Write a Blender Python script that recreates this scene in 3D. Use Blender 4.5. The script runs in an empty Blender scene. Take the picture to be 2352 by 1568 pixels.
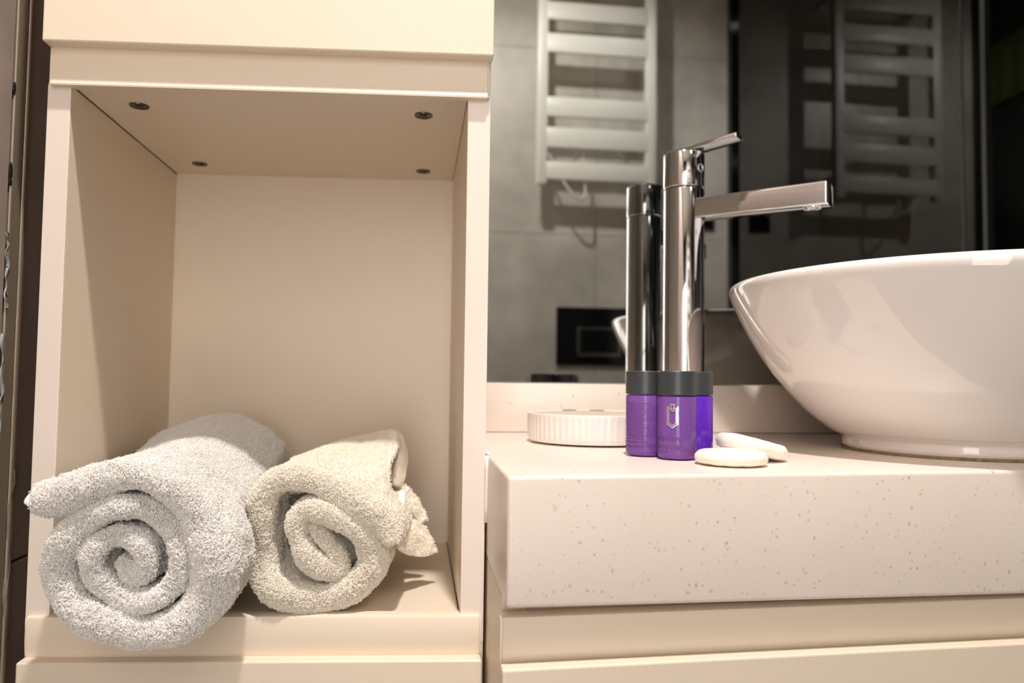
import bpy, bmesh, math, random
import numpy as np
from mathutils import Vector, Matrix, noise
random.seed(7); rng = np.random.default_rng(7)
S = bpy.context.scene
C = S.collection
PI = math.pi
ZO = 0.911            # eye height above the floor: everything is modelled from the eye and lifted once at the end

# ---------------------------------------------------------------- camera, world, light, exposure
cd = bpy.data.cameras.new('camera'); cam = bpy.data.objects.new('camera', cd); C.objects.link(cam)
cd.sensor_width = 36.0; cd.lens = 36.0*1730/2352
Rm = ((0.99223419,-0.12376005,0.01244019),(0.0183106,0.04641002,-0.99875464),(0.12302857,0.99122629,0.04831573))
r_, d_, f_ = Vector(Rm[0]), Vector(Rm[1]), Vector(Rm[2])
M = Matrix((( r_.x, -d_.x, -f_.x, 0),( r_.y, -d_.y, -f_.y, 0),( r_.z, -d_.z, -f_.z, 0),(0,0,0,1)))
cam.matrix_world = M
cd.clip_start = .01
cd.dof.use_dof = True; cd.dof.focus_distance = .56; cd.dof.aperture_fstop = 5.6
S.camera = cam
w = bpy.data.worlds.new('world'); S.world = w; w.use_nodes = True
w.node_tree.nodes['Background'].inputs[0].default_value = (1,.93,.85,1)
w.node_tree.nodes['Background'].inputs[1].default_value = 0.05
def lamp(name, typ, loc, energy, col, tgt=None, **k):
    l = bpy.data.lights.new(name, typ); l.energy = energy; l.color = col
    for a, b in k.items(): setattr(l, a, b)
    o = bpy.data.objects.new(name, l); C.objects.link(o); o.location = loc
    if tgt: o.rotation_euler = (Vector(tgt)-Vector(loc)).to_track_quat('-Z','Y').to_euler()
    return o
lamp('ceiling_spot', 'SPOT', (.09,.17,1.46), 60, (1,.93,.875), (.02,.0,0), spot_size=math.radians(165), spot_blend=.4, shadow_soft_size=.035)
lamp('ceiling_beam', 'SPOT', (.09,.17,1.46), 50, (1,.93,.875), (-.03,.46,0), spot_size=math.radians(72), spot_blend=1, shadow_soft_size=.035)
lamp('shower_spot', 'SPOT', (.85,-.25,1.46), 5, (.85,.93,1), (.7,-.2,-1), spot_size=math.radians(130), spot_blend=.8, shadow_soft_size=.03)
vs = S.view_settings; vs.view_transform = 'Standard'; vs.look = 'None'; vs.gamma = 1; vs.use_curve_mapping = False; vs.exposure = 0.0
S.cycles.max_bounces = 14; S.cycles.diffuse_bounces = 6; S.cycles.glossy_bounces = 8; S.cycles.transparent_max_bounces = 24
S.cycles.caustics_reflective = False; S.cycles.caustics_refractive = False
S.cycles.sample_clamp_indirect = 6
S.cycles.use_denoising = True

# ---------------------------------------------------------------- materials
def mat(name, col, rough=.5, metal=0, spec=.5, bump=0, bscale=200, var=0, vscale=4, **k):
    m = bpy.data.materials.new(name); m.use_nodes = True
    nt = m.node_tree; b = nt.nodes['Principled BSDF']
    b.inputs['Base Color'].default_value = (*col,1); b.inputs['Roughness'].default_value = rough
    b.inputs['Metallic'].default_value = metal; b.inputs['Specular IOR Level'].default_value = spec
    for a, v in k.items(): b.inputs[a.replace('_',' ')].default_value = v
    if var or bump: tc = nt.nodes.new('ShaderNodeNewGeometry')
    if var:
        n = nt.nodes.new('ShaderNodeTexNoise'); n.inputs['Scale'].default_value = vscale; n.inputs['Detail'].default_value = 6
        r = nt.nodes.new('ShaderNodeValToRGB')
        r.color_ramp.elements[0].position = .3; r.color_ramp.elements[1].position = .7
        r.color_ramp.elements[0].color = (*[c*(1-var) for c in col],1); r.color_ramp.elements[1].color = (*[min(1,c*(1+var)) for c in col],1)
        nt.links.new(tc.outputs['Position'], n.inputs['Vector']); nt.links.new(n.outputs['Fac'], r.inputs[0]); nt.links.new(r.outputs[0], b.inputs['Base Color'])
    if bump:
        n = nt.nodes.new('ShaderNodeTexNoise'); n.inputs['Scale'].default_value = bscale; n.inputs['Detail'].default_value = 3
        bp = nt.nodes.new('ShaderNodeBump'); bp.inputs['Strength'].default_value = bump; bp.inputs['Distance'].default_value = .001
        nt.links.new(tc.outputs['Position'], n.inputs['Vector']); nt.links.new(n.outputs['Fac'], bp.inputs['Height']); nt.links.new(bp.outputs[0], b.inputs['Normal'])
    return m
LAM = mat('cream_laminate', (.775,.675,.545), .38, bump=.05, bscale=900)
EDGE = mat('cream_edge_band', (.78,.69,.61), .33)
CER = mat('white_ceramic', (.84,.80,.77), .05, Coat_Weight=.3, Coat_Roughness=.02)
CHR = mat('chrome', (.80,.80,.82), .05, 1)
DARK = mat('dark_gap', (.02,.018,.016), .6)
CAPM = mat('matt_charcoal_plastic', (.042,.049,.054), .36)
SOAP = mat('white_soap', (.90,.84,.76), .45, bump=.3, bscale=160, Subsurface_Weight=.15, Subsurface_Radius=(.01,.006,.004))
DISH = mat('white_dish', (.88,.83,.80), .3)
DTOP = mat('beige_dish_insert', (.62,.52,.43), .5)
RADM = mat('white_radiator', (.86,.86,.80), .35)
TILE = mat('grey_concrete_tile', (.60,.57,.52), .35, var=.2, vscale=7, bump=.05, bscale=60)
GROUT = mat('grout', (.45,.42,.38), .8)
LTILE = mat('taupe_tile', (.36,.29,.25), .4, var=.08, vscale=30, bump=.06, bscale=700)
DTILE = mat('dark_slate', (.02,.02,.021), .5)
BLK = mat('gloss_black', (.008,.008,.009), .08)
BLKM = mat('matt_black', (.008,.009,.011), .4)
MIR = mat('mirror_silver', (.50,.515,.50), .004, 1)
PLASTER = mat('white_plaster', (.72,.68,.62), .7)
FLOORM = mat('grey_floor_tile', (.22,.2,.18), .35, var=.1)
TOW1 = mat('terry_cotton_cool', (.92,.90,.87), .95, spec=.1, bump=.4, bscale=700)
TOW2 = mat('terry_cotton_warm', (.94,.89,.80), .95, spec=.1, bump=.4, bscale=700)
def fluffy(m, col):
    nt = m.node_tree; t = nt.nodes.new('ShaderNodeBsdfTranslucent'); t.inputs[0].default_value = (*col,1)
    mx = nt.nodes.new('ShaderNodeMixShader'); mx.inputs[0].default_value = .5
    nt.links.new(nt.nodes['Principled BSDF'].outputs[0], mx.inputs[1]); nt.links.new(t.outputs[0], mx.inputs[2]); nt.links.new(mx.outputs[0], nt.nodes['Material Output'].inputs[0])
    return m
PILE1 = fluffy(mat('terry_loops_cool', (.97,.955,.935), .9, spec=.05), (.97,.955,.935))
PILE2 = fluffy(mat('terry_loops_warm', (.975,.945,.89), .9, spec=.05), (.975,.945,.89))
WOV = mat('woven_hem', (.86,.78,.66), .9, spec=.1, bump=.5, bscale=1400)
GREEN = mat('green_cloth', (.07,.10,.02), .8)
SCRM = mat('dark_bronze_screw', (.10,.085,.07), .35, .8)
PROF = mat('beige_metal_profile', (.27,.215,.155), .3, .2)
FILMM = mat('grey_peeling_film', (.30,.32,.31), .45, 0)
INK = mat('dark_ink', (.10,.045,.16), .6)
SILV = mat('silver_foil', (.85,.80,.78), .22, .75)
LEDM = mat('lamp_lens', (1,.95,.85), .5); LEDM.node_tree.nodes['Principled BSDF'].inputs['Emission Color'].default_value=(1,.93,.85,1); LEDM.node_tree.nodes['Principled BSDF'].inputs['Emission Strength'].default_value=14
FILLM = mat('front_fill_glow', (.8,.78,.74), .5); FILLM.node_tree.nodes['Principled BSDF'].inputs['Emission Color'].default_value=(1,.94,.89,1); FILLM.node_tree.nodes['Principled BSDF'].inputs['Emission Strength'].default_value=5.3  # emission for the added fill panes in the door
SILIC = mat('white_silicone', (.85,.83,.8), .35)
CORD = mat('white_cable', (.75,.72,.66), .4)

def quartz():
    m = bpy.data.materials.new('speckled_quartz'); m.use_nodes = True
    nt = m.node_tree; b = nt.nodes['Principled BSDF']; L = nt.links.new; N = nt.nodes.new
    b.inputs['Roughness'].default_value = .3
    g = N('ShaderNodeNewGeometry')
    nz = N('ShaderNodeTexNoise'); nz.inputs['Scale'].default_value = 260
    mp = N('ShaderNodeVectorMath'); mp.operation = 'MULTIPLY_ADD'; mp.inputs[1].default_value = (.004,)*3
    L(g.outputs['Position'], nz.inputs['Vector']); L(nz.outputs['Color'], mp.inputs[0]); L(g.outputs['Position'], mp.inputs[2])
    last = None
    base = N('ShaderNodeTexNoise'); base.inputs['Scale'].default_value = 9; L(g.outputs['Position'], base.inputs['Vector'])
    br = N('ShaderNodeValToRGB'); br.color_ramp.elements[0].color = (.76,.665,.585,1); br.color_ramp.elements[1].color = (.84,.76,.69,1); L(base.outputs['Fac'], br.inputs[0])
    last = br.outputs[0]
    for sc, th, keep, col in ((190,.18,.60,(.56,.46,.40,1)),(250,.17,.72,(.60,.51,.46,1)),(120,.07,.72,(.60,.40,.25,1))):
        v = N('ShaderNodeTexVoronoi'); v.inputs['Scale'].default_value = sc; L(mp.outputs[0], v.inputs['Vector'])
        sx = N('ShaderNodeSeparateColor'); L(v.outputs['Color'], sx.inputs[0])
        a = N('ShaderNodeMapRange'); a.inputs[1].default_value = th; a.inputs[2].default_value = th*1.35; a.inputs[3].default_value = 1; a.inputs[4].default_value = 0; L(v.outputs['Distance'], a.inputs[0])
        k = N('ShaderNodeMath'); k.operation = 'GREATER_THAN'; k.inputs[1].default_value = keep; L(sx.outputs[0], k.inputs[0])
        mu = N('ShaderNodeMath'); mu.operation = 'MULTIPLY'; L(a.outputs[0], mu.inputs[0]); L(k.outputs[0], mu.inputs[1])
        m2 = N('ShaderNodeMath'); m2.operation = 'MULTIPLY'; L(mu.outputs[0], m2.inputs[0]); L(sx.outputs[1], m2.inputs[1])
        mx = N('ShaderNodeMix'); mx.data_type = 'RGBA'; L(m2.outputs[0], mx.inputs[0]); L(last, mx.inputs[6]); mx.inputs[7].default_value = col
        last = mx.outputs[2]
    L(last, b.inputs['Base Color'])
    return m
QTZ = quartz()

def mixmat(name, col, tint, fac, rough=.06):
    """translucent gel or thin glass: part clear tinted, part coloured body, with a gloss"""
    m = bpy.data.materials.new(name); m.use_nodes = True; nt = m.node_tree
    b = nt.nodes['Principled BSDF']; b.inputs['Base Color'].default_value = (*col,1); b.inputs['Roughness'].default_value = rough
    t = nt.nodes.new('ShaderNodeBsdfTransparent'); t.inputs[0].default_value = (*tint,1)
    mx = nt.nodes.new('ShaderNodeMixShader'); mx.inputs[0].default_value = fac
    nt.links.new(b.outputs[0], mx.inputs[1]); nt.links.new(t.outputs[0], mx.inputs[2]); nt.links.new(mx.outputs[0], nt.nodes['Material Output'].inputs[0])
    return m
GEL = mixmat('violet_gel', (.27,.11,.45), (.55,.33,.80), .40)
GELB = mixmat('blue_violet_gel', (.16,.03,.62), (.40,.2,.95), .25)
BASEP = mixmat('clear_base_plastic', (.75,.62,.85), (.9,.85,.95), .5, .03)
def glass():
    m = bpy.data.materials.new('shower_glass'); m.use_nodes = True; nt = m.node_tree
    t = nt.nodes.new('ShaderNodeBsdfTransparent'); t.inputs[0].default_value = (.82,.86,.84,1)
    g = nt.nodes.new('ShaderNodeBsdfGlossy'); g.inputs['Roughness'].default_value = 0.005
    f = nt.nodes.new('ShaderNodeFresnel'); f.inputs[0].default_value = 1.9
    mx = nt.nodes.new('ShaderNodeMixShader')
    nt.links.new(f.outputs[0], mx.inputs[0]); nt.links.new(t.outputs[0], mx.inputs[1]); nt.links.new(g.outputs[0], mx.inputs[2]); nt.links.new(mx.outputs[0], nt.nodes['Material Output'].inputs[0])
    return m
GLS = glass()

# ---------------------------------------------------------------- helpers
def obj(name, me, m=None, parent=None, smooth=False, loc=None):
    """link a bmesh (or mesh) as one object; a mesh in eye coordinates is re-based onto loc"""
    if isinstance(me, bmesh.types.BMesh):
        bm = me; me = bpy.data.meshes.new(name)
        bmesh.ops.recalc_face_normals(bm, faces=bm.faces)
        bm.to_mesh(me); bm.free()
    if m is not None and not me.materials: me.materials.append(m)
    o = bpy.data.objects.new(name, me); C.objects.link(o)
    if smooth:
        for p in me.polygons: p.use_smooth = True
        if smooth != 'all': me.set_sharp_from_angle(angle=math.radians(40))
    if parent: o.parent = parent; o.location = -parent.location
    elif loc is not None:
        me.transform(Matrix.Translation(-Vector(loc))); o.location = loc
    return o
def thing(name, label, cat, loc, group=None):
    o = bpy.data.objects.new(name, None); C.objects.link(o); o.location = loc
    o.empty_display_size = .02
    o['label'] = label; o['category'] = cat
    if group: o['group'] = group
    return o
def tag(o, label=None, cat=None, kind=None, group=None):
    if label: o['label'] = label
    if cat: o['category'] = cat
    if kind: o['kind'] = kind
    if group: o['group'] = group
    return o
def hexa(pts, bev=0, seg=2, bm=None):
    """8 corners: bottom loop then top loop"""
    b = bmesh.new()
    v = [b.verts.new(p) for p in pts]
    for f in ((0,1,2,3),(7,6,5,4),(0,4,5,1),(1,5,6,2),(2,6,7,3),(3,7,4,0)): b.faces.new([v[i] for i in f])
    bmesh.ops.recalc_face_normals(b, faces=b.faces)
    if bev: bmesh.ops.bevel(b, geom=list(b.edges), offset=bev, segments=seg, profile=.5, affect='EDGES')
    if bm is not None: return merge(bm, b)
    return b
def merge(bm, b):
    me = bpy.data.meshes.new('t'); b.to_mesh(me); b.free(); bm.from_mesh(me); bpy.data.meshes.remove(me); return bm
def box(x0,x1,y0,y1,z0,z1, bev=0, sh=None, seg=2, bm=None):
    p = [(x0,y0,z0),(x1,y0,z0),(x1,y1,z0),(x0,y1,z0),(x0,y0,z1),(x1,y0,z1),(x1,y1,z1),(x0,y1,z1)]
    if sh: p = [sh(*q) for q in p]
    return hexa(p, bev, seg, bm)
cab = lambda x,y,z: (x, y-.072*(x-.0545), z)
van = lambda x,y,z: (x, y+.070*(x-.056), z-.011*(x-.056))
def lathe(prof, c=(0,0,0), seg=64, bm=None, fn=None):
    b = bmesh.new(); rings = []
    for r, z in prof:
        if r < 1e-6: rings.append([b.verts.new((c[0],c[1],c[2]+z))])
        else: rings.append([b.verts.new((c[0]+(fn(r,z,a) if fn else r)*math.cos(a), c[1]+(fn(r,z,a) if fn else r)*math.sin(a), c[2]+z)) for a in [2*PI*i/seg for i in range(seg)]])
    for a, q in zip(rings, rings[1:]):
        for i in range(seg):
            j = (i+1)%seg
            if len(a)==1 and len(q)==1: continue
            if len(a)==1: b.faces.new((a[0],q[i],q[j]))
            elif len(q)==1: b.faces.new((a[i],q[0],a[j]))
            else: b.faces.new((a[i],q[i],q[j],a[j]))
    bmesh.ops.recalc_face_normals(b, faces=b.faces)
    return merge(bm, b) if bm is not None else b
def tube(path, r, seg=10, bm=None):
    b = bmesh.new(); P = [Vector(p) for p in path]; rings = []; up = Vector((.3,.2,1))
    for i, p in enumerate(P):
        t = (P[min(i+1,len(P)-1)]-P[max(i-1,0)]).normalized(); u = t.cross(up).normalized(); v = t.cross(u)
        rings.append([b.verts.new(p+u*r*math.cos(2*PI*k/seg)+v*r*math.sin(2*PI*k/seg)) for k in range(seg)])
    for a, q in zip(rings, rings[1:]):
        for k in range(seg): b.faces.new((a[k],a[(k+1)%seg],q[(k+1)%seg],q[k]))
    b.faces.new(rings[0][::-1]); b.faces.new(rings[-1])
    return merge(bm, b) if bm is not None else b
def catmull(pts, n):
    P = np.array(pts, float); P = np.vstack([2*P[0]-P[1], P, 2*P[-1]-P[-2]]); out = []
    m = len(P)-3
    for k in range(n):
        t = k/(n-1)*m; i = min(int(t), m-1); u = t-i
        a,b,c,d = P[i:i+4]
        out.append(.5*((2*b)+(-a+c)*u+(2*a-5*b+4*c-d)*u*u+(-a+3*b-3*c+d)*u**3))
    return np.array(out)

# ---------------------------------------------------------------- the room
YW = -.784      # wall behind the camera, seen in the mirror
XG = 1.080      # shower glass
o = obj('floor', box(-.335,1.95,YW,.9,-.935,-.911), FLOORM); tag(o, kind='structure')
o = obj('ceiling', box(-.335,1.95,YW,.9,1.50,1.53), PLASTER); tag(o, kind='structure')
bm = box(-.36,.0556,.905,.95,-.911,1.50); box(.0556,1.95,.868,.95,-.911,1.50, bm=bm)
o = obj('wall_back', bm, PLASTER); tag(o, kind='structure')

wf = obj('wall_front', box(.15,1.95,YW-.06,YW-.006,-.911,1.5), GROUT); tag(wf, kind='structure')
box_me = {}
def slab(name, x0,x1,y0,y1,z0,z1, m, parent, bev=.0012):
    return obj(name, box(x0,x1,y0,y1,z0,z1,bev,seg=1), m, parent)
for (xa,xb) in ((.15,.5945),(.5955,1.079)):
    for (za,zb) in ((-.911,-.80),(-.799,-.1535),(-.1525,.488),(.489,1.1295),(1.1305,1.5)):
        slab('tile', xa,xb,YW-.006,YW,za,zb, TILE, wf)
# doorway beyond the tiled wall: dark frame and dark door leaf
dr = obj('door_1', box(-.33,.11,YW-.05,YW-.02,-.911,1.5), BLKM); tag(dr, kind='structure')
obj('door_frame', box(.11,.15,YW-.06,YW+.004,-.911,1.5,.002), BLKM, dr)
for k_ in range(4):      # glowing panes added to the door as soft front fill light
    obj('fill_pane', box(-.318,.098,YW-.0215,YW-.016,-.60+k_*.42,-.60+k_*.42+.400,.001), FILLM, dr)

wl = obj('wall_left', box(-.36,-.331,YW-.06,.905,-.911,1.5), GROUT); tag(wl, kind='structure')
for (ya,yb) in ((-.78,-.17),(-.168,.636),(.661,.903)):
    for (za,zb) in ((-.911,-.757),(-.755,-.156),(-.154,.445),(.447,1.046),(1.048,1.499)):
        slab('tile', -.331,-.325,ya,yb,za,zb, LTILE, wl)
# corner profile between the two runs of wall tile, its film torn and its edge chipped
tr = obj('trim_1', box(-.331,-.3240,.638,.6535,-.90,1.49,.0012), PROF); tag(tr, kind='structure')
obj('profile_lip', tube([(-.3240,.6555,z) for z in (-.9,-.5,0,.5,1.49)], .0016), PROF, tr, 'all')
obj('groove', box(-.331,-.3262,.6578,.6605,-.90,1.49), DARK, tr)
for (z, h) in ((.226,.010),(.161,.013),(.150,.006),(.06,.004),(-.02,.006),(-.16,.007)):
    b = bmesh.new(); k = 9; ring = []
    for i in range(k):
        a = 2*PI*i/k; rr = random.uniform(.5,1.1)
        ring.append(b.verts.new((-.32385, .6375+-.0006+.0022*rr*math.cos(a), z+h*.62*rr*math.sin(a))))
    f = b.faces.new(ring); e = bmesh.ops.extrude_face_region(b, geom=[f]); bmesh.ops.translate(b, verts=[v for v in e['geom'] if isinstance(v, bmesh.types.BMVert)], vec=(-.0015,0,0))
    obj('chip', b, BLKM, tr)
def ribbon_strip(za, zb, y, wd, seed, bm):
    rd = random.Random(seed); n = 26; rows = []
    for i in range(n):
        z = za+(zb-za)*i/(n-1); wv = .0022*math.sin(i*.9+seed)+rd.uniform(-.0006,.0006); ww = wd*(.25+.75*abs(math.sin(i*.37+seed)))*rd.uniform(.6,1.1)
        rows.append([(-.3238+.0006*math.sin(i*.7), y+wv, z), (-.3228+.0010*math.sin(i*.5+1), y+wv+ww*.5, z+rd.uniform(-.002,.002)), (-.3238, y+wv+ww, z)])
    for sgn in (0,):
        vs_ = [[bm.verts.new(p) for p in r] for r in rows]; vb = [[bm.verts.new((p[0]-.0005,p[1],p[2])) for p in r] for r in rows]
        for i in range(n-1):
            for k in range(2):
                bm.faces.new((vs_[i][k],vs_[i][k+1],vs_[i+1][k+1],vs_[i+1][k])); bm.faces.new((vb[i][k],vb[i+1][k],vb[i+1][k+1],vb[i][k+1]))
            bm.faces.new((vs_[i][0],vs_[i+1][0],vb[i+1][0],vb[i][0])); bm.faces.new((vs_[i][2],vb[i][2],vb[i+1][2],vs_[i+1][2]))
b = bmesh.new(); ribbon_strip(.05,.11,.6355,.0022,1,b); ribbon_strip(-.06,.03,.634,.0035,3,b)
o = obj('peeling_film', b, FILMM, tr, 'all'); o['label'] = 'torn greyish film peeling off the profile'
b = bmesh.new(); ribbon_strip(-.30,-.08,.6545,.006,5,b)
o = obj('rough_grout', b, PROF, tr)

# shower enclosure on the right (seen only in the mirror)
o = obj('wall_right', box(1.90,1.95,YW,.868,-.911,1.5), DTILE); tag(o, kind='structure')
o = obj('trim_2', box(XG+.012,1.9,YW-.006,YW,-.911,1.5), DTILE); tag(o, kind='structure')
sp = thing('shower_screen', 'tall clear glass shower screen with black frame, reflected in the mirror right of the faucet', 'shower screen', (XG,-.3,-.911))
obj('glass_panel', box(XG,XG+.008,YW+.03,.340,-.90,1.40), GLS, sp)
obj('glass_panel', box(XG,XG+.008,.346,.396,-.90,1.40), GLS, sp)
obj('seal', box(XG-.001,XG+.009,.340,.346,-.90,1.40), BLKM, sp)
obj('frame_post', box(XG-.016,XG+.014,YW+.001,YW+.03,-.91,1.44,.001), BLK, sp)
obj('frame_post', box(XG-.002,XG+.012,.396,.408,-.91,1.44,.001), BLKM, sp)
obj('frame_rail', box(XG-.002,XG+.012,YW+.03,.396,1.40,1.44,.001), BLKM, sp)
gt = bmesh.new(); n = 40; rows = []
for i in range(n+1):
    y = -.545 + i/n*.42; x = 1.885+.006*math.sin(i*.9)
    rows.append([gt.verts.new((x,y,z)) for z in (.925,1.0,1.06,1.13)])
for a, q in zip(rows, rows[1:]):
    for k in range(3): gt.faces.new((a[k],q[k],q[k+1],a[k+1]))
e = bmesh.ops.extrude_face_region(gt, geom=list(gt.faces)); bmesh.ops.translate(gt, verts=[v for v in e['geom'] if isinstance(v, bmesh.types.BMVert)], vec=(.006,0,0))
o = obj('green_towel', gt, GREEN, None, 'all', loc=(1.888,-.35,.925)); tag(o, 'dark green cloth hanging in the shower, reflected at the top right edge', 'towel')

# ---------------------------------------------------------------- tall cabinet with the open niche
tc = thing('tall_cabinet', 'tall cream bathroom cabinet with an open niche holding two rolled towels', 'cabinet', (-.12,.70,-.80))
XL0,XL1,XR0,XR1 = -.2933,-.2756,.0362,.0545
ZC, ZF = .2264, -.1866
o = obj('side_panel', box(XL0,XL1,.600,.868,-.80,1.0,.0006,cab), LAM, tc)
o = obj('side_panel', box(XR0,XR1,.600,.862,-.80,1.0,.0006,cab), LAM, tc)
for a, b_ in ((XL0,XL1),(XR0,XR1)):
    obj('edge_band', box(a,b_,.5988,.6002,ZF-.02,ZC,.0004,cab), EDGE, tc)
obj('back_panel', box(XL1,XR0,.8612,.867,-.80,1.0,0,cab), LAM, tc)
sf = obj('shelf', box(XL1+.0004,XR0-.0004,.602,.861,ZC,ZC+.018,.0003,cab), LAM, tc); sf['label'] = 'niche ceiling board with four screws'
fl = obj('shelf', box(XL1+.0006,XR0-.0006,.600,.861,ZF-.018,ZF,.0004,cab), LAM, tc); fl['label'] = 'niche floor board'
obj('groove', box(XL1-.0002,XL1+.0008,.61,.861,ZC-.0006,ZC+.0004,0,cab), DARK, tc)
obj('groove', box(XR0-.0009,XR0+.0002,.62,.861,ZF-.0004,ZF+.0006,0,cab), DARK, tc)
# doors, drawer and the grip channels
o = obj('door', box(-.2922,.0552,.5840,.5985,.2552,1.0,.0012,cab), LAM, tc)
o = obj('drawer', box(-.2925,.0528,.5855,.5985,-.55,-.2158,.0016,cab,3), LAM, tc)
def channel(x0,x1,z0,z1,fn,lip_low,y0):
    """grip channel: a shallow J profile swept along x"""
    if lip_low: pr = [(y0+.008,z0),(y0+.0002,z0),(y0,z0+.0014),(y0+.0010,z0+.0024),(y0+.0018,z0+.007),(y0+.0030,z0+.016),(y0+.0035,z1),(y0+.008,z1)]
    else: pr = [(y0+.010,z0),(y0+.002,z0),(y0+.0012,z0+.004),(y0+.0004,z0+.012),(y0,z1-.0022),(y0+.0006,z1-.0006),(y0+.0022,z1),(y0+.012,z1)]
    b = bmesh.new(); A = [b.verts.new(fn(x0,y,z)) for y,z in pr]; B = [b.verts.new(fn(x1,y,z)) for y,z in pr]
    for i in range(len(pr)):
        j = (i+1)%len(pr); b.faces.new((A[i],A[j],B[j],B[i]))
    b.faces.new(A[::-1]); b.faces.new(B); bmesh.ops.recalc_face_normals(b, faces=b.faces)
    ends = [e for e in b.edges if abs(e.verts[0].co.x-e.verts[1].co.x) < 1e-6]
    bmesh.ops.bevel(b, geom=ends, offset=.0016, segments=3, affect='EDGES')
    return b
obj('grip_channel', channel(-.2905,.0530,.2242,.2600,cab,True,.5925), LAM, tc, 'all' and True)
obj('grip_channel', channel(-.2922,.0524,-.2175,-.1852,cab,False,.5950), LAM, tc, True)
# screws
for (sx, sy, rot) in ((-.2384,.6623,.3),(.0007,.6475,-.5),(-.2374,.8372,.9),(.0016,.826,.1)):
    sc = obj('screw', lathe([(0,-.0001),(.0058,-.0003),(.0076,-.0009),(.0080,.0005),(.005,.003)], (sx,sy,ZC-.0002), 32), SCRM, tc, True)
    b = bmesh.new()
    for a in (0, PI/2):
        q = box(-.0036,.0036,-.0008,.0008,-.0007,-.0002)
        bmesh.ops.rotate(q, verts=q.verts, cent=(0,0,0), matrix=Matrix.Rotation(a+rot,3,'Z')); bmesh.ops.translate(q, verts=q.verts, vec=(sx,sy,ZC-.0002)); merge(b,q)
    r2 = obj('recess', b, BLKM, sc); r2.location = (0,0,0)

# ---------------------------------------------------------------- vanity, worktop, splash, mirror
XE = 1.045
vc = thing('vanity_cabinet', 'cream vanity cabinet with drawer fronts under the speckled worktop', 'cabinet', (.55,.7,-.70))
def vbox(x0,x1,y0,y1,z0,z1,bev=0):   # front sheared, back against the wall
    p = [(x0,y0,z0),(x1,y0,z0),(x1,y1,z0),(x0,y1,z0),(x0,y0,z1),(x1,y0,z1),(x1,y1,z1),(x0,y1,z1)]
    q = []
    for x,y,z in p:
        X,Y,Z = van(x,y,z); Z = Z-.0085*(x-.056) if z > -.15 else Z; q.append((X, Y if y < .8 else y, Z))
    return hexa(q, bev)
obj('side_panel', vbox(.0568,.0745,.497,.86,-.70,-.1428,.0008), LAM, vc)
obj('side_panel', vbox(XE-.02,XE,.497,.86,-.70,-.1428,.0008), LAM, vc)
obj('front_rail', vbox(.0750,XE-.021,.499,.517,-.185,-.1428), LAM, vc)
obj('grip_channel', channel(.0545,XE,-.1825,-.1505,van,False,.4785), LAM, vc, True)
obj('drawer', box(.0543,XE,.4655,.477,-.46,-.1780,.0016,van,3), LAM, vc)
obj('drawer', box(.0543,XE,.4655,.477,-.70,-.465,.0016,van,3), LAM, vc)
obj('bottom_panel', vbox(.075,XE-.021,.50,.86,-.70,-.684), LAM, vc)

b = bmesh.new()
P8 = [(.0563,.467,-.1420),(1.062,.467+.070*1.006,-.1420-.018*1.006),(1.062,.864,-.153),(.0563,.864,-.1420),
      (.0563,.467,-.0609),(1.062,.467+.070*1.006,-.0609-.0015),(1.062,.864,-.0612),(.0563,.864,-.0609)]
ct = thing('worktop', 'cream speckled quartz worktop with a deep front edge carrying the white basin', 'worktop', (.5,.65,-.142))
obj('slab', hexa(P8,.0028,4), QTZ, ct, 'all' and True)
b = bmesh.new(); tube([(.0556,.605+.010*i,-.1420+.0) for i in range(2)], .0004, bm=b)
b = bmesh.new(); pth=[(.0553,.5975,-.0615-.0105*i) for i in range(6)]; tube(pth,.0016,8,b)
sb = obj('silicone_bead', b, SILIC, ct, 'all'); sb['label'] = 'white silicone bead against the tall cabinet'
b = bmesh.new(); tube([(.0563+.0*i,.60+.026*i,-.0606) for i in range(11)],.0013,8,b)
obj('silicone_bead', b, SILIC, ct, 'all')
o = obj('backsplash', hexa([(.0566,.8405,-.0606),(1.062,.8405,-.0606),(1.062,.8665,-.0606),(.0566,.8665,-.0606),(.0566,.8405,-.0056),(1.062,.8405,-.0056),(1.062,.8665,-.0056),(.0566,.8665,-.0056)],.0014,2), QTZ, None, True, loc=(.5,.85,-.0606))
tag(o, 'low cream quartz upstand along the wall under the mirror', 'backsplash')
o = obj('mirror', box(.0572,1.062,.858,.8655,-.0052,1.30,.0006), MIR, None, loc=(.57,.862,-.005)); tag(o, 'large frameless wall mirror above the vanity worktop', 'mirror')

# ---------------------------------------------------------------- basin
pr = [(0,.0006),(.088,.0006),(.0925,.0015),(.0940,.005),(.0932,.0105),(.0960,.0125),(.1040,.0165),(.1200,.0285),(.1340,.0425),(.1500,.0610),(.1640,.0800),(.1770,.1020),(.1880,.1240),(.1940,.1380),(.1962,.1455),(.1955,.1500),(.1925,.1525),(.1885,.1515),(.1850,.1460),(.1700,.1150),(.1450,.0780),(.1150,.0480),(.0700,.0290),(.0300,.0230),(.022,.022),(0,.022)]
pr2 = [tuple(v) for v in catmull(pr[2:-2], 110)]
pr2 = [pr[0],pr[1]]+pr2+[(.022,.0222),(0,.0222)]
bs = thing('basin', 'round white ceramic vessel basin standing on the worktop, cut by the right edge', 'basin', (.485,.634,-.0605))
obj('bowl', lathe(pr2, (.485,.634,-.0610), 160), CER, bs, 'all')
obj('drain', lathe([(0,.0262),(.018,.026),(.021,.0246),(.021,.0225),(0,.0225)], (.485,.634,-.0610), 48), CHR, bs, True)
obj('sealant', lathe([(.0932,-.0002),(.0946,-.0002),(.0944,.0011),(.0932,.0012)], (.485,.634,-.0608), 96), mat('brown_sealant',(.30,.20,.09),.7,var=.5,vscale=200), bs, True)

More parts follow.
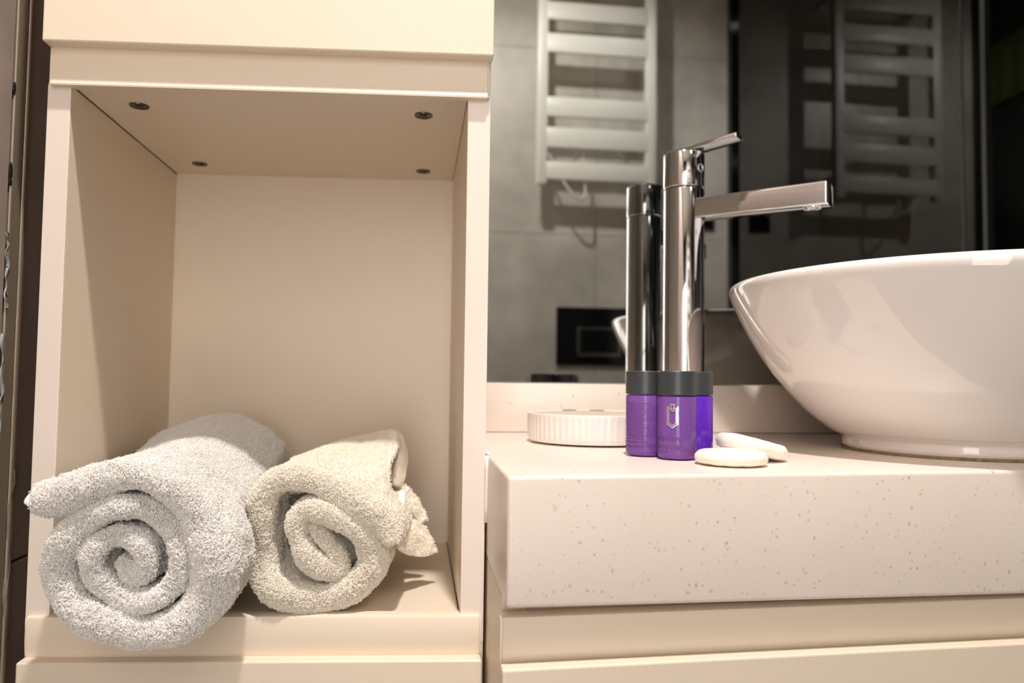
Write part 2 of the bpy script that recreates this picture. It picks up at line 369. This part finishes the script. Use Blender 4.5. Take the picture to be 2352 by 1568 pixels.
# ---------------------------------------------------------------- faucet
FX,FY = .2845,.785
D = Vector((.74,-.672,0)).normalized(); N_ = Vector((D.y,-D.x,0))*-1   # N_: to the side
fa = thing('faucet', 'tall chrome single-lever faucet with a long flat spout behind the purple bottles', 'faucet', (FX,FY,-.0606))
obj('body', lathe([(0,0),(.0275,0),(.0275,.003),(.0222,.0035),(.0220,.0050),(.0220,.2658),(.0215,.2665),(0,.2665)], (FX,FY,-.0606), 64), CHR, fa, True)
obj('gap_ring', lathe([(0,0),(.0205,0),(.0205,.0016),(0,.0016)], (FX,FY,.2059), 48), BLKM, fa, True)
cp = obj('cap', lathe([(0,0),(.0215,0),(.0222,.0006),(.0222,.0370),(.0214,.0382),(0,.0384)], (FX,FY,.2075), 64), CHR, fa, True)
c0 = Vector((FX,FY,.2275)); dirm = Vector((.55,-.83,0)).normalized()
b = bmesh.new(); tt = []
u = Vector((-dirm.y,dirm.x,0))
for k in range(25):
    a = 2*PI*k/24; tt.append(c0+dirm*.0222+u*.0042*math.cos(a)+Vector((0,0,.0042*math.sin(a))))
tube(tt,.0006,6,b)
o = obj('marker_ring', b, CHR, cp, 'all'); o.location = (0,0,0)
def bar(p0, p1, w0, w1, h0, h1, bev, zoff0=0):
    """flat bar from p0 to p1 (points on the top centre line)"""
    n = N_
    q = []
    for (p,wd,hh) in ((p0,w0,h0),(p1,w1,h1)):
        q.append([p-n*wd/2-Vector((0,0,hh)), p+n*wd/2-Vector((0,0,hh)), p+n*wd/2, p-n*wd/2])
    a, c = q
    return hexa([a[0],c[0],c[1],a[1],a[3],c[3],c[2],a[2]], bev, 3)
sp_ = obj('spout', bar(Vector((FX,FY,.1940))+D*.012, Vector((FX,FY,.1945))+D*.151, .026,.026,.0215,.0228,.0022), CHR, fa, True)
tip = Vector((FX,FY,.1712))+D*.134
ae = obj('aerator', lathe([(0,.0006),(.0055,.0006),(.006,-.0006),(.0085,-.0008),(.0092,.0),(.0092,.002),(0,.002)], tuple(tip), 32), CHR, sp_, True); ae.location=(0,0,0)
obj('lever', bar(Vector((FX,FY,.2490))-D*.012, Vector((FX,FY,.2580))+D*.062, .024,.022,.0050,.0050,.0014), CHR, fa, True)
obj('lever_foot', lathe([(0,0),(.0165,0),(.0150,.0022),(0,.0022)], (FX,FY,.2450), 40), CHR, fa, True)

# ---------------------------------------------------------------- bottles
bprof = [(0,.0007),(.0118,.0002),(.0136,.0006),(.0147,.002),(.0151,.0042),(.0151,.0470),(.0147,.0480),(.0120,.0486)]
def textmesh(s, size, r, ang0, z0, xs=1.0, off=.0):
    """lettering bent round a cylinder of radius r; ang0 is the right end, seen from -Y"""
    cu = bpy.data.curves.new('t','FONT'); cu.body = s; cu.size = size; cu.resolution_u = 2; cu.align_x = 'LEFT'; cu.offset = off
    ob = bpy.data.objects.new('t', cu); C.objects.link(ob)
    dg = bpy.context.evaluated_depsgraph_get(); me = bpy.data.meshes.new_from_object(ob.evaluated_get(dg))
    bpy.data.objects.remove(ob); bpy.data.curves.remove(cu)
    return me
def bend(me, r, a_left, z0, xs, c):
    """local text x runs to the reader's right along the surface"""
    for v in me.vertices:
        a = a_left + v.co.x*xs/r
        v.co = Vector((c[0]+r*math.sin(a), c[1]-r*math.cos(a), z0+v.co.y))
    return me
def bottle(cx, cy, label, gel, texts, scale=1.0, yaw=0):
    t = thing('toiletry_bottle', label, 'bottle', (cx,cy,-.0606), 'small purple bottles on the worktop')
    c = (cx,cy,-.0606)
    obj('body', lathe(bprof, c, 56), gel, t, True)
    obj('base', lathe([(0,.0012),(.0128,.0012),(.0140,.0040),(.0128,.0052),(0,.0046)], c, 40), BASEP, t, True)
    obj('cap', lathe([(0,.0488),(.0146,.0488),(.01525,.0494),(.01525,.0668),(.0146,.0675),(0,.0677)], c, 56), CAPM, t, True)
    if texts:
        b = bmesh.new()
        for (s,size,aleft,z,xs,off) in texts:
            me = textmesh(s,size,0,0,0,1,off); bend(me,.01522,aleft,z,xs,c); b.from_mesh(me); bpy.data.meshes.remove(me)
        me = bpy.data.meshes.new('lettering'); b.to_mesh(me); b.free(); me.materials.append(INK)
        obj('lettering', me, None, t)
    return t
VA = math.atan2(.2002,.567)      # the eye lies this far off the -Y direction (towards -X)
A_ = bottle(.2002,.567,'purple shampoo bottle with silver emblem, front one of the three bottles', GEL,
    [('şampuan',.0062,-1.98,-.0462,1.22,0),('shampoo',.0062,-1.98,-.0525,1.22,0),('30 ml',.0022,-1.2,-.0555,1.2,0)])
# emblem: two nested outlines with a clip on top
def outline(pts, wd, bm, r, c, dz=.0001):
    n = len(pts)
    for i in range(n):
        (xa,za),(xb,zb) = pts[i],pts[(i+1)%n]
        dx,dz_ = xb-xa,zb-za; L = math.hypot(dx,dz_); nx,nz = -dz_/L*wd/2, dx/L*wd/2; ex,ez = dx/L*wd/2, dz_/L*wd/2
        q = [(xa-ex-nx,za-ez-nz),(xb+ex-nx,zb+ez-nz),(xb+ex+nx,zb+ez+nz),(xa-ex+nx,za-ez+nz)]
        v = []
        for rr in (r, r+.0002):
            for (x,z) in q:
                a = x/r; v.append(bm.verts.new((c[0]+rr*math.sin(a), c[1]-rr*math.cos(a), z)))
        for f in ((0,1,2,3),(7,6,5,4),(0,4,5,1),(1,5,6,2),(2,6,7,3),(3,7,4,0)): bm.faces.new([v[k] for k in f])
b = bmesh.new(); ex_ = (-VA-.22)*.0152; zt = -.0205
E1 = [(-.0040,0),(.0040,0),(.0040,-.0130),(0,-.0158),(-.0040,-.0130)]
E2 = [(-.0028,-.0012),(.0028,-.0012),(.0028,-.0120),(0,-.0141),(-.0028,-.0120)]
K = [(-.0012,.0020),(.0012,.0020),(.0012,-.0024),(0,-.0034),(-.0012,-.0024)]
for pts, wd in ((E1,.0009),(E2,.0007),(K,.0008)):
    outline([(ex_+x, zt+z) for x,z in pts], wd, b, .0153, (.2002,.567))
obj('emblem', b, SILV, A_)['label'] = 'silver outlined emblem'
lines = ['Ingredients / İçindekiler:','aqua, sodium laureth sulfate, cocamide','propylbetaine, glycerin, sodium','chloride, parfum, citric acid, panthenol','peg-7 glyceryl cocoate, sodium benz','potassium sorbate, hydroxypropyl','guar hydroxypropyltrimonium chlo','limonene, linalool.','Directions: apply to wet hair, massage','gently, rinse thoroughly. Avoid con','with eyes. Keep out of reach of chil','store in a cool and dry place. Saçınızı','ıslatın, uygulayın ve durulayın. Göz','temasından kaçının.']
tx = [(s,.00235,-VA-1.15,-.0195-i*.00212,1.0,.00002) for i,s in enumerate(lines)]
tx += [('Menşe Ülke: Türkiye',.0025,-VA-1.15,-.0500,1.0,.00004),('30 ml ℮ 1.01 FL. OZ | 0',.0029,-VA-1.15,-.0536,1.0,.00004)]
bottle(.1822,.5925,'purple bottle covered in fine print, left of the three bottles', GEL, tx)
bottle(.2222,.5895,'deep blue-violet bottle mostly hidden at the right of the three bottles', GELB, None)

# ---------------------------------------------------------------- soaps and dish
def soap(label, c, r, th, rot, seed):
    b = lathe([(0,0),(r*.80,0),(r*.95,th*.12),(r,th*.42),(r*.985,th*.68),(r*.90,th*.93),(r*.80,th),(r*.4,th*1.01),(0,th*1.01)], (0,0,0), 72)
    bmesh.ops.subdivide_edges(b, edges=[e for e in b.edges], cuts=1)
    for v in b.verts:
        nz = noise.noise(v.co*110+Vector((seed,0,0)))*.0006+noise.noise(v.co*45+Vector((0,seed,0)))*.0009
        if v.co.length > 1e-5: v.co += Vector((v.co.x,v.co.y,0)).normalized()*nz*1.4 + Vector((0,0,nz*.7 if v.co.z>th*.3 else 0))
        lz = math.atan2(v.co.y,v.co.x); fl = .0007*max(0,math.cos(lz*11+seed)); 
        if v.co.z < th*.2: v.co.z += fl*.4
    R_ = Matrix.Rotation(rot[0],4,'X') @ Matrix.Rotation(rot[1],4,'Y') @ Matrix.Rotation(rot[2],4,'Z')
    me = bpy.data.meshes.new('soap'); b.to_mesh(me); b.free(); me.transform(R_); me.transform(Matrix.Translation(Vector(c)))
    o = obj('soap_bar', me, SOAP, None, 'all', loc=c); tag(o, label, 'soap', group='unwrapped white soaps'); return o
soap('round white guest soap lying flat in front of the purple bottles', (.2275,.5290,-.0606), .0258,.0098,(0,0,.3),2)
soap('round white guest soap leaning tilted on the edge of the flat soap', (.2560,.5600,-.0570), .0268,.0120,(math.radians(-3),math.radians(14),1.1),9)
ds = thing('soap_dish', 'low round white ribbed soap dish beside the bottles', 'soap dish', (.170,.719,-.0606))
rib = lambda r,z,a: r*(1+(.0055*math.cos(a*64) if .003<z<.0255 and r>.05 else 0))
obj('bowl', lathe([(0,.0012),(.058,.0012),(.0615,.0014),(.0632,.0035),(.0637,.006),(.0640,.0150),(.0640,.0240),(.0642,.0262),(.0640,.0275),(.0622,.0280),(.0608,.0270),(.0600,.0235),(0,.0235)], (.170,.719,-.0606), 512, fn=rib), DISH, ds, True)
ins = lathe([(.0000,.0290),(.030,.0288),(.052,.0278),(.0596,.0262),(.0598,.0238),(0,.0238)], (.170,.719,-.0606), 72)
ii = obj('drain_insert', ins, DTOP, ds, True)
for (ax,ay) in ((-.018,.030),(.010,.027)):
    b = lathe([(0,0),(.0058,0),(.0062,.0004),(0,.0007)], (0,0,0), 24)
    for v in b.verts: v.co.x *= 1.25; v.co.y *= .9
    bmesh.ops.translate(b, verts=b.verts, vec=(.170+ax,.719+ay,-.0606+.0288)); q = obj('drain_hole', b, mat('hole_brown',(.14,.09,.06),.7) if ax<0 else bpy.data.materials['hole_brown'], ii); q.location=(0,0,0)

# ---------------------------------------------------------------- towels
def hairs(name, me, mask_fn, dens, length, rad, m, parent, seed, droop=0.25):
    """terry pile: short curled loops grown from the cloth surface"""
    rg = np.random.default_rng(seed)
    nv = len(me.vertices); co = np.empty(nv*3); me.vertices.foreach_get('co', co); co = co.reshape(-1,3)
    me.calc_loop_triangles(); nt_ = len(me.loop_triangles); tri = np.empty(nt_*3, dtype=np.int32); me.loop_triangles.foreach_get('vertices', tri); tri = tri.reshape(-1,3)
    vn = np.empty(nv*3); me.vertices.foreach_get('normal', vn); vn = vn.reshape(-1,3)
    A,B,Cc = co[tri[:,0]],co[tri[:,1]],co[tri[:,2]]
    area = .5*np.linalg.norm(np.cross(B-A,Cc-A),axis=1); cen = (A+B+Cc)/3
    wgt = area*mask_fn(cen); n = int(wgt.sum()*dens); p = wgt/wgt.sum()
    idx = rg.choice(len(tri), n, p=p); u = rg.random(n); v = rg.random(n); s = u+v>1; u[s]=1-u[s]; v[s]=1-v[s]
    P = A[idx]+(B-A)[idx]*u[:,None]+(Cc-A)[idx]*v[:,None]
    Nn = vn[tri[idx,0]]*(1-u-v)[:,None]+vn[tri[idx,1]]*u[:,None]+vn[tri[idx,2]]*v[:,None]; Nn /= np.linalg.norm(Nn,axis=1)[:,None]+1e-9
    # clumped lean: a smooth field so that the pile lies in tufts
    q = P*420
    fld = np.stack([np.sin(q[:,0]*1.3+2*np.sin(q[:,2]*.9))+np.sin(q[:,1]*1.7+q[:,0]*.6), np.cos(q[:,1]*1.1+2*np.cos(q[:,0]*.8)), np.sin(q[:,2]*1.4+2*np.sin(q[:,1]*.7))],1)
    T = fld*.30+rg.normal(size=(n,3))*.55; T[:,2]-=droop; T -= Nn*(T*Nn).sum(1)[:,None]
    Ln = length*rg.uniform(.55,1.2,n)[:,None]
    Q = rg.normal(size=(n,3))*.25
    T /= np.linalg.norm(T,axis=1)[:,None]+1e-9
    k = [P-Nn*.0003, P+(Nn*.65+T*.05+Q*.2)*Ln, P+(Nn*1.0+T*.35+Q*.5)*Ln, P+(Nn*.80+T*.72+Q*.6)*Ln, P+(Nn*.25+T*.80+Q*.5)*Ln]
    pos = np.stack(k,1).reshape(-1,3)
    cv = bpy.data.hair_curves.new(name); cv.add_curves([5]*n)
    cv.attributes['position'].data.foreach_set('vector', pos.astype(np.float32).ravel())
    ra = cv.attributes.get('radius') or cv.attributes.new('radius','FLOAT','POINT')
    ra.data.foreach_set('value', np.tile(np.array([.9,1,1,1,.9],dtype=np.float32)*rad, n))
    cv.materials.append(m)
    o = bpy.data.objects.new(name, cv); C.objects.link(o); o.parent = parent; o.location = (0,0,0); o['kind'] = 'stuff'
    return o
def fbm(p, s): return noise.noise(p*s)+.5*noise.noise(p*s*2.1)
def roll(name, label, spiral, Yf, Yb, lean, outer_n, m, seed, base, tele=.010, wav=.006, swell=0, clampx=0):
    pts = catmull(spiral, len(spiral)*9); n = len(pts)
    xz = pts[:,:2]; hh = np.maximum(pts[:,2]-.0018,.0012)
    for i in range(6):
        k = math.sqrt((i+.25)/6.25); hh[n-1-i] *= k; hh[i] *= k**.35
    tg = np.gradient(xz, axis=0); tg /= np.linalg.norm(tg,axis=1)[:,None]; nm = np.stack([-tg[:,1],tg[:,0]],1)
    # clockwise spiral seen from the front: outside is the left-hand normal
    cen = xz.mean(0)
    nout = 34; V = []; 
    for i in range(n):
        fo = i/(n-1); outer = i < outer_n*9
        yb = Yb if outer else Yf+.075
        yi = Yf+.075
        yfr = Yf+tele*fo+wav*noise.noise(Vector((i*.045,seed*3.1,0)))*1.6
        h = hh[i]; row = []
        ys = []
        for k in range(nout): t = 1-(k/(nout-1)); ys.append((1.0, yfr+h+(yb-yfr-h)*t**1.15))
        arc = [(math.cos(a), yfr+h-h*math.sin(a)) for a in [PI*j/14 for j in range(1,14)]]
        inn = [(-1.0, yfr+h+(yi-yfr-h)*(k/11)**1.1) for k in range(12)]
        for (o_, y) in ys+arc+inn:
            x = xz[i,0]+nm[i,0]*o_*h; z = xz[i,1]+nm[i,1]*o_*h
            x += lean*(y-Yf)
            gr = min(1,max(0,(y-.69)/.10))**1.3*swell; cx_ = cen[0]+lean*(y-Yf); x = cx_+(x-cx_)*(1+gr); z = base+(z-base)*(1+gr)
            if y > Yb-.035 and o_ == 1.0:        # rounded far end
                t = (y-(Yb-.035))/.035; sk = 1-.16*t*t
                cx_ = cen[0]+lean*(y-Yf); x = cx_+(x-cx_)*sk; z = base+(z-base)*(1-.20*t*t)
            p = Vector((x,y,z)); d = fbm(p+Vector((seed,0,0)),42)*(.0026 if y < .64 else .0016)+noise.noise(p*150+Vector((0,seed,0)))*.0007
            x += nm[i,0]*o_*d*1.0; z += nm[i,1]*o_*d; y += (noise.noise(p*70+Vector((0,0,seed)))*.0022) if abs(o_)<1 else 0
            if clampx:
                kx = min(1,max(0,(y-.585)/.03))
                if clampx < 0: x = x-kx*max(0,x-CONT+.002)*.92 
                else: x = x+max(0,CONT+.002-x)*.92
            row.append((x,y,max(z,base+.0012) if y>.622 else z))
        V.append(row)
    b = bmesh.new(); vv = [[b.verts.new(p) for p in r] for r in V]; mcount = len(vv[0])
    for i in range(n-1):
        for k in range(mcount-1): b.faces.new((vv[i][k],vv[i+1][k],vv[i+1][k+1],vv[i][k+1]))
    b.faces.new(vv[0]); b.faces.new(vv[-1][::-1])
    # far end closed by a dished cap
    ring = [vv[i][0] for i in range(outer_n*9)]
    cc = b.verts.new((cen[0]+lean*(Yb-Yf), Yb-.004, cen[1]))
    for a, q in zip(ring, ring[1:]): b.faces.new((a,cc,q))
    bmesh.ops.recalc_face_normals(b, faces=b.faces)
    t = thing(name, label, 'towel', (cen[0], (Yf+Yb)/2, base), 'rolled towels in the niche')
    me = bpy.data.meshes.new('cloth'); b.to_mesh(me); b.free()
    # make sure normals face outward on the outer skin
    o = obj('cloth', me, m, t, 'all')
    return t, o, cen
def flipfix(me, cen, Yt):
    """outer skin normals must point away from the roll axis"""
    s = 0
    for p in list(me.polygons)[::37]:
        c = p.center
        d = Vector((c.x-cen[0],0,c.z-cen[1]))
        if d.length > .055: s += d.normalized().dot(p.normal)
    if s < 0: me.flip_normals()
L_SPIRAL = [(-0.2546, -0.0853, 0.0067), (-0.2475, -0.085, 0.0092), (-0.2343, -0.0833, 0.0116), (-0.2172, -0.0756, 0.0104), (-0.1985, -0.0686, 0.0084), (-0.1808, -0.0701, 0.0084), (-0.1654, -0.0774, 0.0089), (-0.1526, -0.0889, 0.0095), (-0.1424, -0.1048, 0.013), (-0.1348, -0.1235, 0.015), (-0.135, -0.1407, 0.0145), (-0.1429, -0.1561, 0.013), (-0.1556, -0.1678, 0.011), (-0.1732, -0.173, 0.0101), (-0.1936, -0.1703, 0.0092), (-0.2113, -0.1628, 0.0089), (-0.2264, -0.1513, 0.0092), (-0.2349, -0.1358, 0.0101), (-0.2348, -0.1205, 0.0098), (-0.2267, -0.1066, 0.0089), (-0.2151, -0.0969, 0.0076), (-0.2005, -0.0906, 0.007), (-0.1841, -0.0915, 0.007), (-0.1702, -0.0988, 0.007), (-0.1601, -0.1117, 0.0067), (-0.1569, -0.1274, 0.0064), (-0.1619, -0.1429, 0.0067), (-0.1739, -0.1519, 0.0067), (-0.1888, -0.1536, 0.0067), (-0.2025, -0.1463, 0.007), (-0.2116, -0.1349, 0.007), (-0.2128, -0.1222, 0.0067), (-0.2078, -0.1125, 0.0061), (-0.1971, -0.1084, 0.0058), (-0.1861, -0.1128, 0.0058), (-0.179, -0.1228, 0.0055), (-0.1813, -0.1341, 0.0058), (-0.1894, -0.1353, 0.0055), (-0.1965, -0.1267, 0.0043)]
R_SPIRAL = [(-0.0167, -0.1289, 0.0086), (-0.0253, -0.1154, 0.0104), (-0.0422, -0.1044, 0.0114), (-0.0606, -0.0934, 0.0104), (-0.0788, -0.0849, 0.0093), (-0.0969, -0.0807, 0.0086), (-0.1113, -0.0848, 0.009), (-0.1206, -0.0979, 0.0095), (-0.1225, -0.116, 0.0095), (-0.122, -0.134, 0.0095), (-0.1208, -0.1503, 0.0095), (-0.1124, -0.1643, 0.0104), (-0.0961, -0.1728, 0.0107), (-0.0766, -0.1758, 0.0104), (-0.0571, -0.1721, 0.0104), (-0.0426, -0.1617, 0.0107), (-0.0354, -0.1469, 0.0107), (-0.0391, -0.1302, 0.0095), (-0.0518, -0.1184, 0.008), (-0.0684, -0.1091, 0.0073), (-0.0849, -0.1048, 0.0076), (-0.0936, -0.1146, 0.0073), (-0.0916, -0.1295, 0.0073), (-0.0839, -0.1428, 0.0073), (-0.0723, -0.1512, 0.0073), (-0.0609, -0.1514, 0.0059), (-0.0628, -0.1398, 0.0052), (-0.0745, -0.1264, 0.0052), (-0.0829, -0.1164, 0.0038)]
SHEET_A = [[(-0.1, 0.77, -0.0744), (-0.0738, 0.755, -0.0667), (-0.0484, 0.74, -0.0592), (-0.0317, 0.725, -0.054), (-0.0191, 0.715, -0.0514)], [(-0.1043, 0.69, -0.0695), (-0.0766, 0.69, -0.0657), (-0.0487, 0.69, -0.0642), (-0.0318, 0.69, -0.0642), (-0.0181, 0.69, -0.0653)], [(-0.1014, 0.65, -0.0743), (-0.0736, 0.65, -0.0761), (-0.0491, 0.65, -0.0761), (-0.0331, 0.65, -0.0771), (-0.0236, 0.655, -0.0813)], [(-0.0939, 0.625, -0.085), (-0.0671, 0.625, -0.0885), (-0.0432, 0.625, -0.0989), (-0.0262, 0.63, -0.1102), (-0.0177, 0.64, -0.1225)]]
SHEET_H = [[(-0.0199, 0.715, -0.0502), (-0.0131, 0.715, -0.0572), (-0.0081, 0.71, -0.0735), (-0.0097, 0.705, -0.0885), (-0.0132, 0.7, -0.1023)], [(-0.0194, 0.705, -0.0593), (-0.0166, 0.705, -0.0651), (-0.0174, 0.7, -0.0744), (-0.0211, 0.695, -0.0834), (-0.0226, 0.69, -0.098)]]
SHEET_B = [[(-0.0221, 0.705, -0.0982), (-0.0115, 0.705, -0.1002), (-0.0015, 0.705, -0.1119), (0.0065, 0.705, -0.1236), (0.0093, 0.705, -0.1314)], [(-0.0226, 0.7, -0.1148), (-0.0138, 0.695, -0.1159), (-0.0061, 0.695, -0.1217), (0.0027, 0.7, -0.1285), (0.0075, 0.7, -0.1316)], [(-0.0232, 0.7, -0.1301), (-0.0175, 0.7, -0.1321), (-0.0098, 0.7, -0.1312), (-0.0002, 0.7, -0.1323), (0.0066, 0.7, -0.1328)]]
SHEET_C = [[(-0.0221, 0.66, -0.1155), (-0.0131, 0.67, -0.1228), (-0.002, 0.68, -0.1277), (0.0046, 0.685, -0.1314), (0.0091, 0.69, -0.1381)], [(-0.018, 0.655, -0.129), (-0.0091, 0.665, -0.1347), (0.0001, 0.675, -0.1405), (0.0077, 0.685, -0.1446), (0.0154, 0.69, -0.1505)], [(-0.0123, 0.655, -0.1461), (-0.0051, 0.665, -0.152), (0.0022, 0.675, -0.1563), (0.0117, 0.685, -0.1582), (0.0197, 0.69, -0.1568)]]
LABEL = [[(-0.0155, 0.66, -0.0983), (-0.0088, 0.66, -0.0992)], [(-0.0148, 0.655, -0.1111), (-0.0094, 0.655, -0.1125)]]

BASE = ZF+.0002; CONT = -.1345
tl, ol, cl = roll('rolled_towel','greyish white rolled terry towel jutting out at the left of the niche', L_SPIRAL, .530,.83,.0,20,TOW1,1.7,BASE,swell=.15,clampx=-1)
flipfix(ol.data, cl, .6)
hb = hairs('terry_pile', ol.data, lambda c: np.where((c[:,0]<-.2505)&(c[:,2]>-.10), 0, np.where(c[:,1] < .60, 1.9, np.where(c[:,2]>-.17,.9,.12))), 1.7e6, .0029,.00019, TOW1, ol, 5)
tr2, orr, cr = roll('rolled_towel','warm white rolled terry towel with a loose hem, right one in the niche', R_SPIRAL, .603,.80,.10,15,TOW2,6.3,BASE,clampx=1)
flipfix(orr.data, cr, .7)
hairs('terry_pile', orr.data, lambda c: np.where(c[:,1] < .66, 1.9, np.where(c[:,2]>-.17,.9,.12)), 1.7e6, .0027,.00019, TOW2, orr, 6)
def sheet(name, rows, th, m, parent, nu=26, nv=26, rough=.0010, seed=0, label=None):
    g = np.array(rows); R1 = np.array([catmull(r, nu) for r in g]); R2 = np.array([catmull(R1[:,j], nv) for j in range(nu)])   # nu x nv
    b = bmesh.new(); P = [[Vector(R2[i,j]) for j in range(nv)] for i in range(nu)]; top=[];bot=[]
    for i in range(nu):
        a=[];c=[]
        for j in range(nv):
            du = P[min(i+1,nu-1)][j]-P[max(i-1,0)][j]; dv = P[i][min(j+1,nv-1)]-P[i][max(j-1,0)]; nn = du.cross(dv).normalized()
            p = P[i][j]+nn*fbm(P[i][j]+Vector((seed,0,0)),90)*rough; a.append(b.verts.new(p+nn*th/2)); c.append(b.verts.new(p-nn*th/2))
        top.append(a);bot.append(c)
    for i in range(nu-1):
        for j in range(nv-1):
            b.faces.new((top[i][j],top[i+1][j],top[i+1][j+1],top[i][j+1])); b.faces.new((bot[i][j],bot[i][j+1],bot[i+1][j+1],bot[i+1][j]))
    for i in range(nu-1):
        b.faces.new((top[i][0],bot[i][0],bot[i+1][0],top[i+1][0])); b.faces.new((top[i][-1],top[i+1][-1],bot[i+1][-1],bot[i][-1]))
    for j in range(nv-1):
        b.faces.new((top[0][j],top[0][j+1],bot[0][j+1],bot[0][j])); b.faces.new((top[-1][j],bot[-1][j],bot[-1][j+1],top[-1][j+1]))
    o = obj(name, b, m, parent, 'all')
    if label: o['label'] = label
    return o
for r in SHEET_A: r[0] = (r[0][0]-.004, r[0][1], r[0][2]-.007)
sA = sheet('top_fold', SHEET_A, .0035, TOW2, tr2, 40,30, seed=1)
hairs('terry_pile', sA.data, lambda c: np.where(c[:,0]<-.025,1.0,.5), .9e6, .0018,.00016, TOW2, sA, 8)
sheet('hem', SHEET_H, .0022, WOV, tr2, seed=2, label='curled woven hem of the loose corner')
for sh_, sd in ((SHEET_B,3),(SHEET_C,4)):
    s_ = sheet('loose_flap', sh_, .0045, TOW2, tr2, rough=.0022, seed=sd)
    hairs('terry_pile', s_.data, lambda c: np.ones(len(c)), .9e6, .0013,.00016, TOW2, s_, 10+sd)
sheet('care_tag', LABEL, .0008, SILIC, tr2, 6,6, .0002)

# ---------------------------------------------------------------- on the wall behind the camera (seen in the mirror)
YR = YW+.115
rd = thing('towel_radiator', 'white ladder towel radiator on the grey tiled wall, seen in the mirror', 'radiator', (.576,YR,.634))
for xa in (.368,.731):
    obj('post', box(xa,xa+.0345,YR-.016,YR+.016,.628,1.42,.005), RADM, rd, True)
for (za,zb) in ((.643,.701),(.747,.814),(.849,.914),(1.061,1.125),(1.170,1.230),(1.28,1.34)):
    obj('rail', box(.398,.738,YR+.004,YR+.017,za,zb,.004), RADM, rd, True)
for xa in (.39,.76):
    for z in (.70,1.34):
        obj('wall_bracket', tube([(xa,YW+.001,z),(xa,YR-.01,z)],.009,16), RADM, rd, 'all')
cb = catmull([(.400,YR-.01,.750),(.425,YR+.0,.70),(.465,YR+.01,.625),(.505,YR+.01,.585),(.527,YR+.005,.590),(.531,YR,.62),(.530,YR-.01,.68),(.522,YR-.02,.76),(.50,YR-.03,.72)], 60)
o = obj('power_cord', tube([tuple(p) for p in cb],.0042,8), CORD, rd, 'all')
cb = catmull([(.64,YR-.02,.765),(.66,YR-.02,.735),(.69,YR-.03,.70),(.69,YR-.04,.64)], 24)
o = obj('power_cord', tube([tuple(p) for p in cb],.004,8), CORD, rd, 'all')
fp = thing('flush_plate', 'glossy black toilet flush plate under the radiator, seen in the mirror', 'flush plate', (.605,YW,.045))
obj('plate', box(.459,.752,YW+.0005,YW+.012,.045,.241,.002), BLK, fp)
b = bmesh.new()
for q in ((.53,.68,.165,.175),(.53,.68,.075,.088),(.53,.540,.088,.165),(.67,.68,.088,.165)):
    box(q[0],q[1],YW+.012,YW+.019,q[2],q[3],.0015,bm=b)
obj('button_frame', b, mat('smoked_chrome',(.35,.35,.36),.15,1), fp)
obj('button', box(.542,.603,YW+.012,YW+.016,.090,.163,.001), BLK, fp)
obj('button', box(.607,.668,YW+.012,YW+.016,.090,.163,.001), BLK, fp)
ph = thing('paper_holder', 'dark slate box-shaped paper holder left of and below the flush plate, seen in the mirror', 'paper holder', (.445,YW,-.11))
sl = mat('slate_metal',(.05,.055,.07),.3,.4)
obj('cover', box(.365,.430,YW+.001,YW+.05,-.11,.010,.003), sl, ph, True)
obj('cover', box(.432,.527,YW+.001,YW+.05,-.11,.010,.003), sl, ph, True)
so = thing('wall_socket', 'small black square wall socket right of the radiator, seen in the mirror', 'socket', (.978,YW,.52))
obj('plate', box(.940,1.012,YW+.0005,YW+.010,.522,.594,.003), BLKM, so, True)
obj('socket_face', lathe([(0,0),(.021,0),(.023,.003),(.026,.003),(.026,0)], (0,0,0), 32), BLK, so, True)
q = [o for o in so.children if o.name.startswith('socket_face')][0]
q.data.transform(Matrix.Translation((.976,YW+.0135,.558)) @ Matrix.Rotation(PI/2,4,'X'))
for (x,y,s) in ((.09,.17,'round recessed ceiling lamp above the front of the vanity, nearer the tall cabinet'),(.85,-.25,'round recessed ceiling lamp in front of the shower screen')):
    t = thing('ceiling_lamp', s, 'lamp', (x,y,1.49))
    obj('trim_ring', lathe([(.040,0),(.052,0),(.050,-.006),(.041,-.004),(.040,0)], (x,y,1.4995), 40), CHR, t, True)
    obj('lens', lathe([(0,-.0005),(.039,-.0005),(.039,0),(0,0)], (x,y,1.4990), 32), LEDM, t)

# ---------------------------------------------------------------- lift from eye coordinates to the floor
for o in S.objects:
    if o.parent is None: o.location.z += ZO
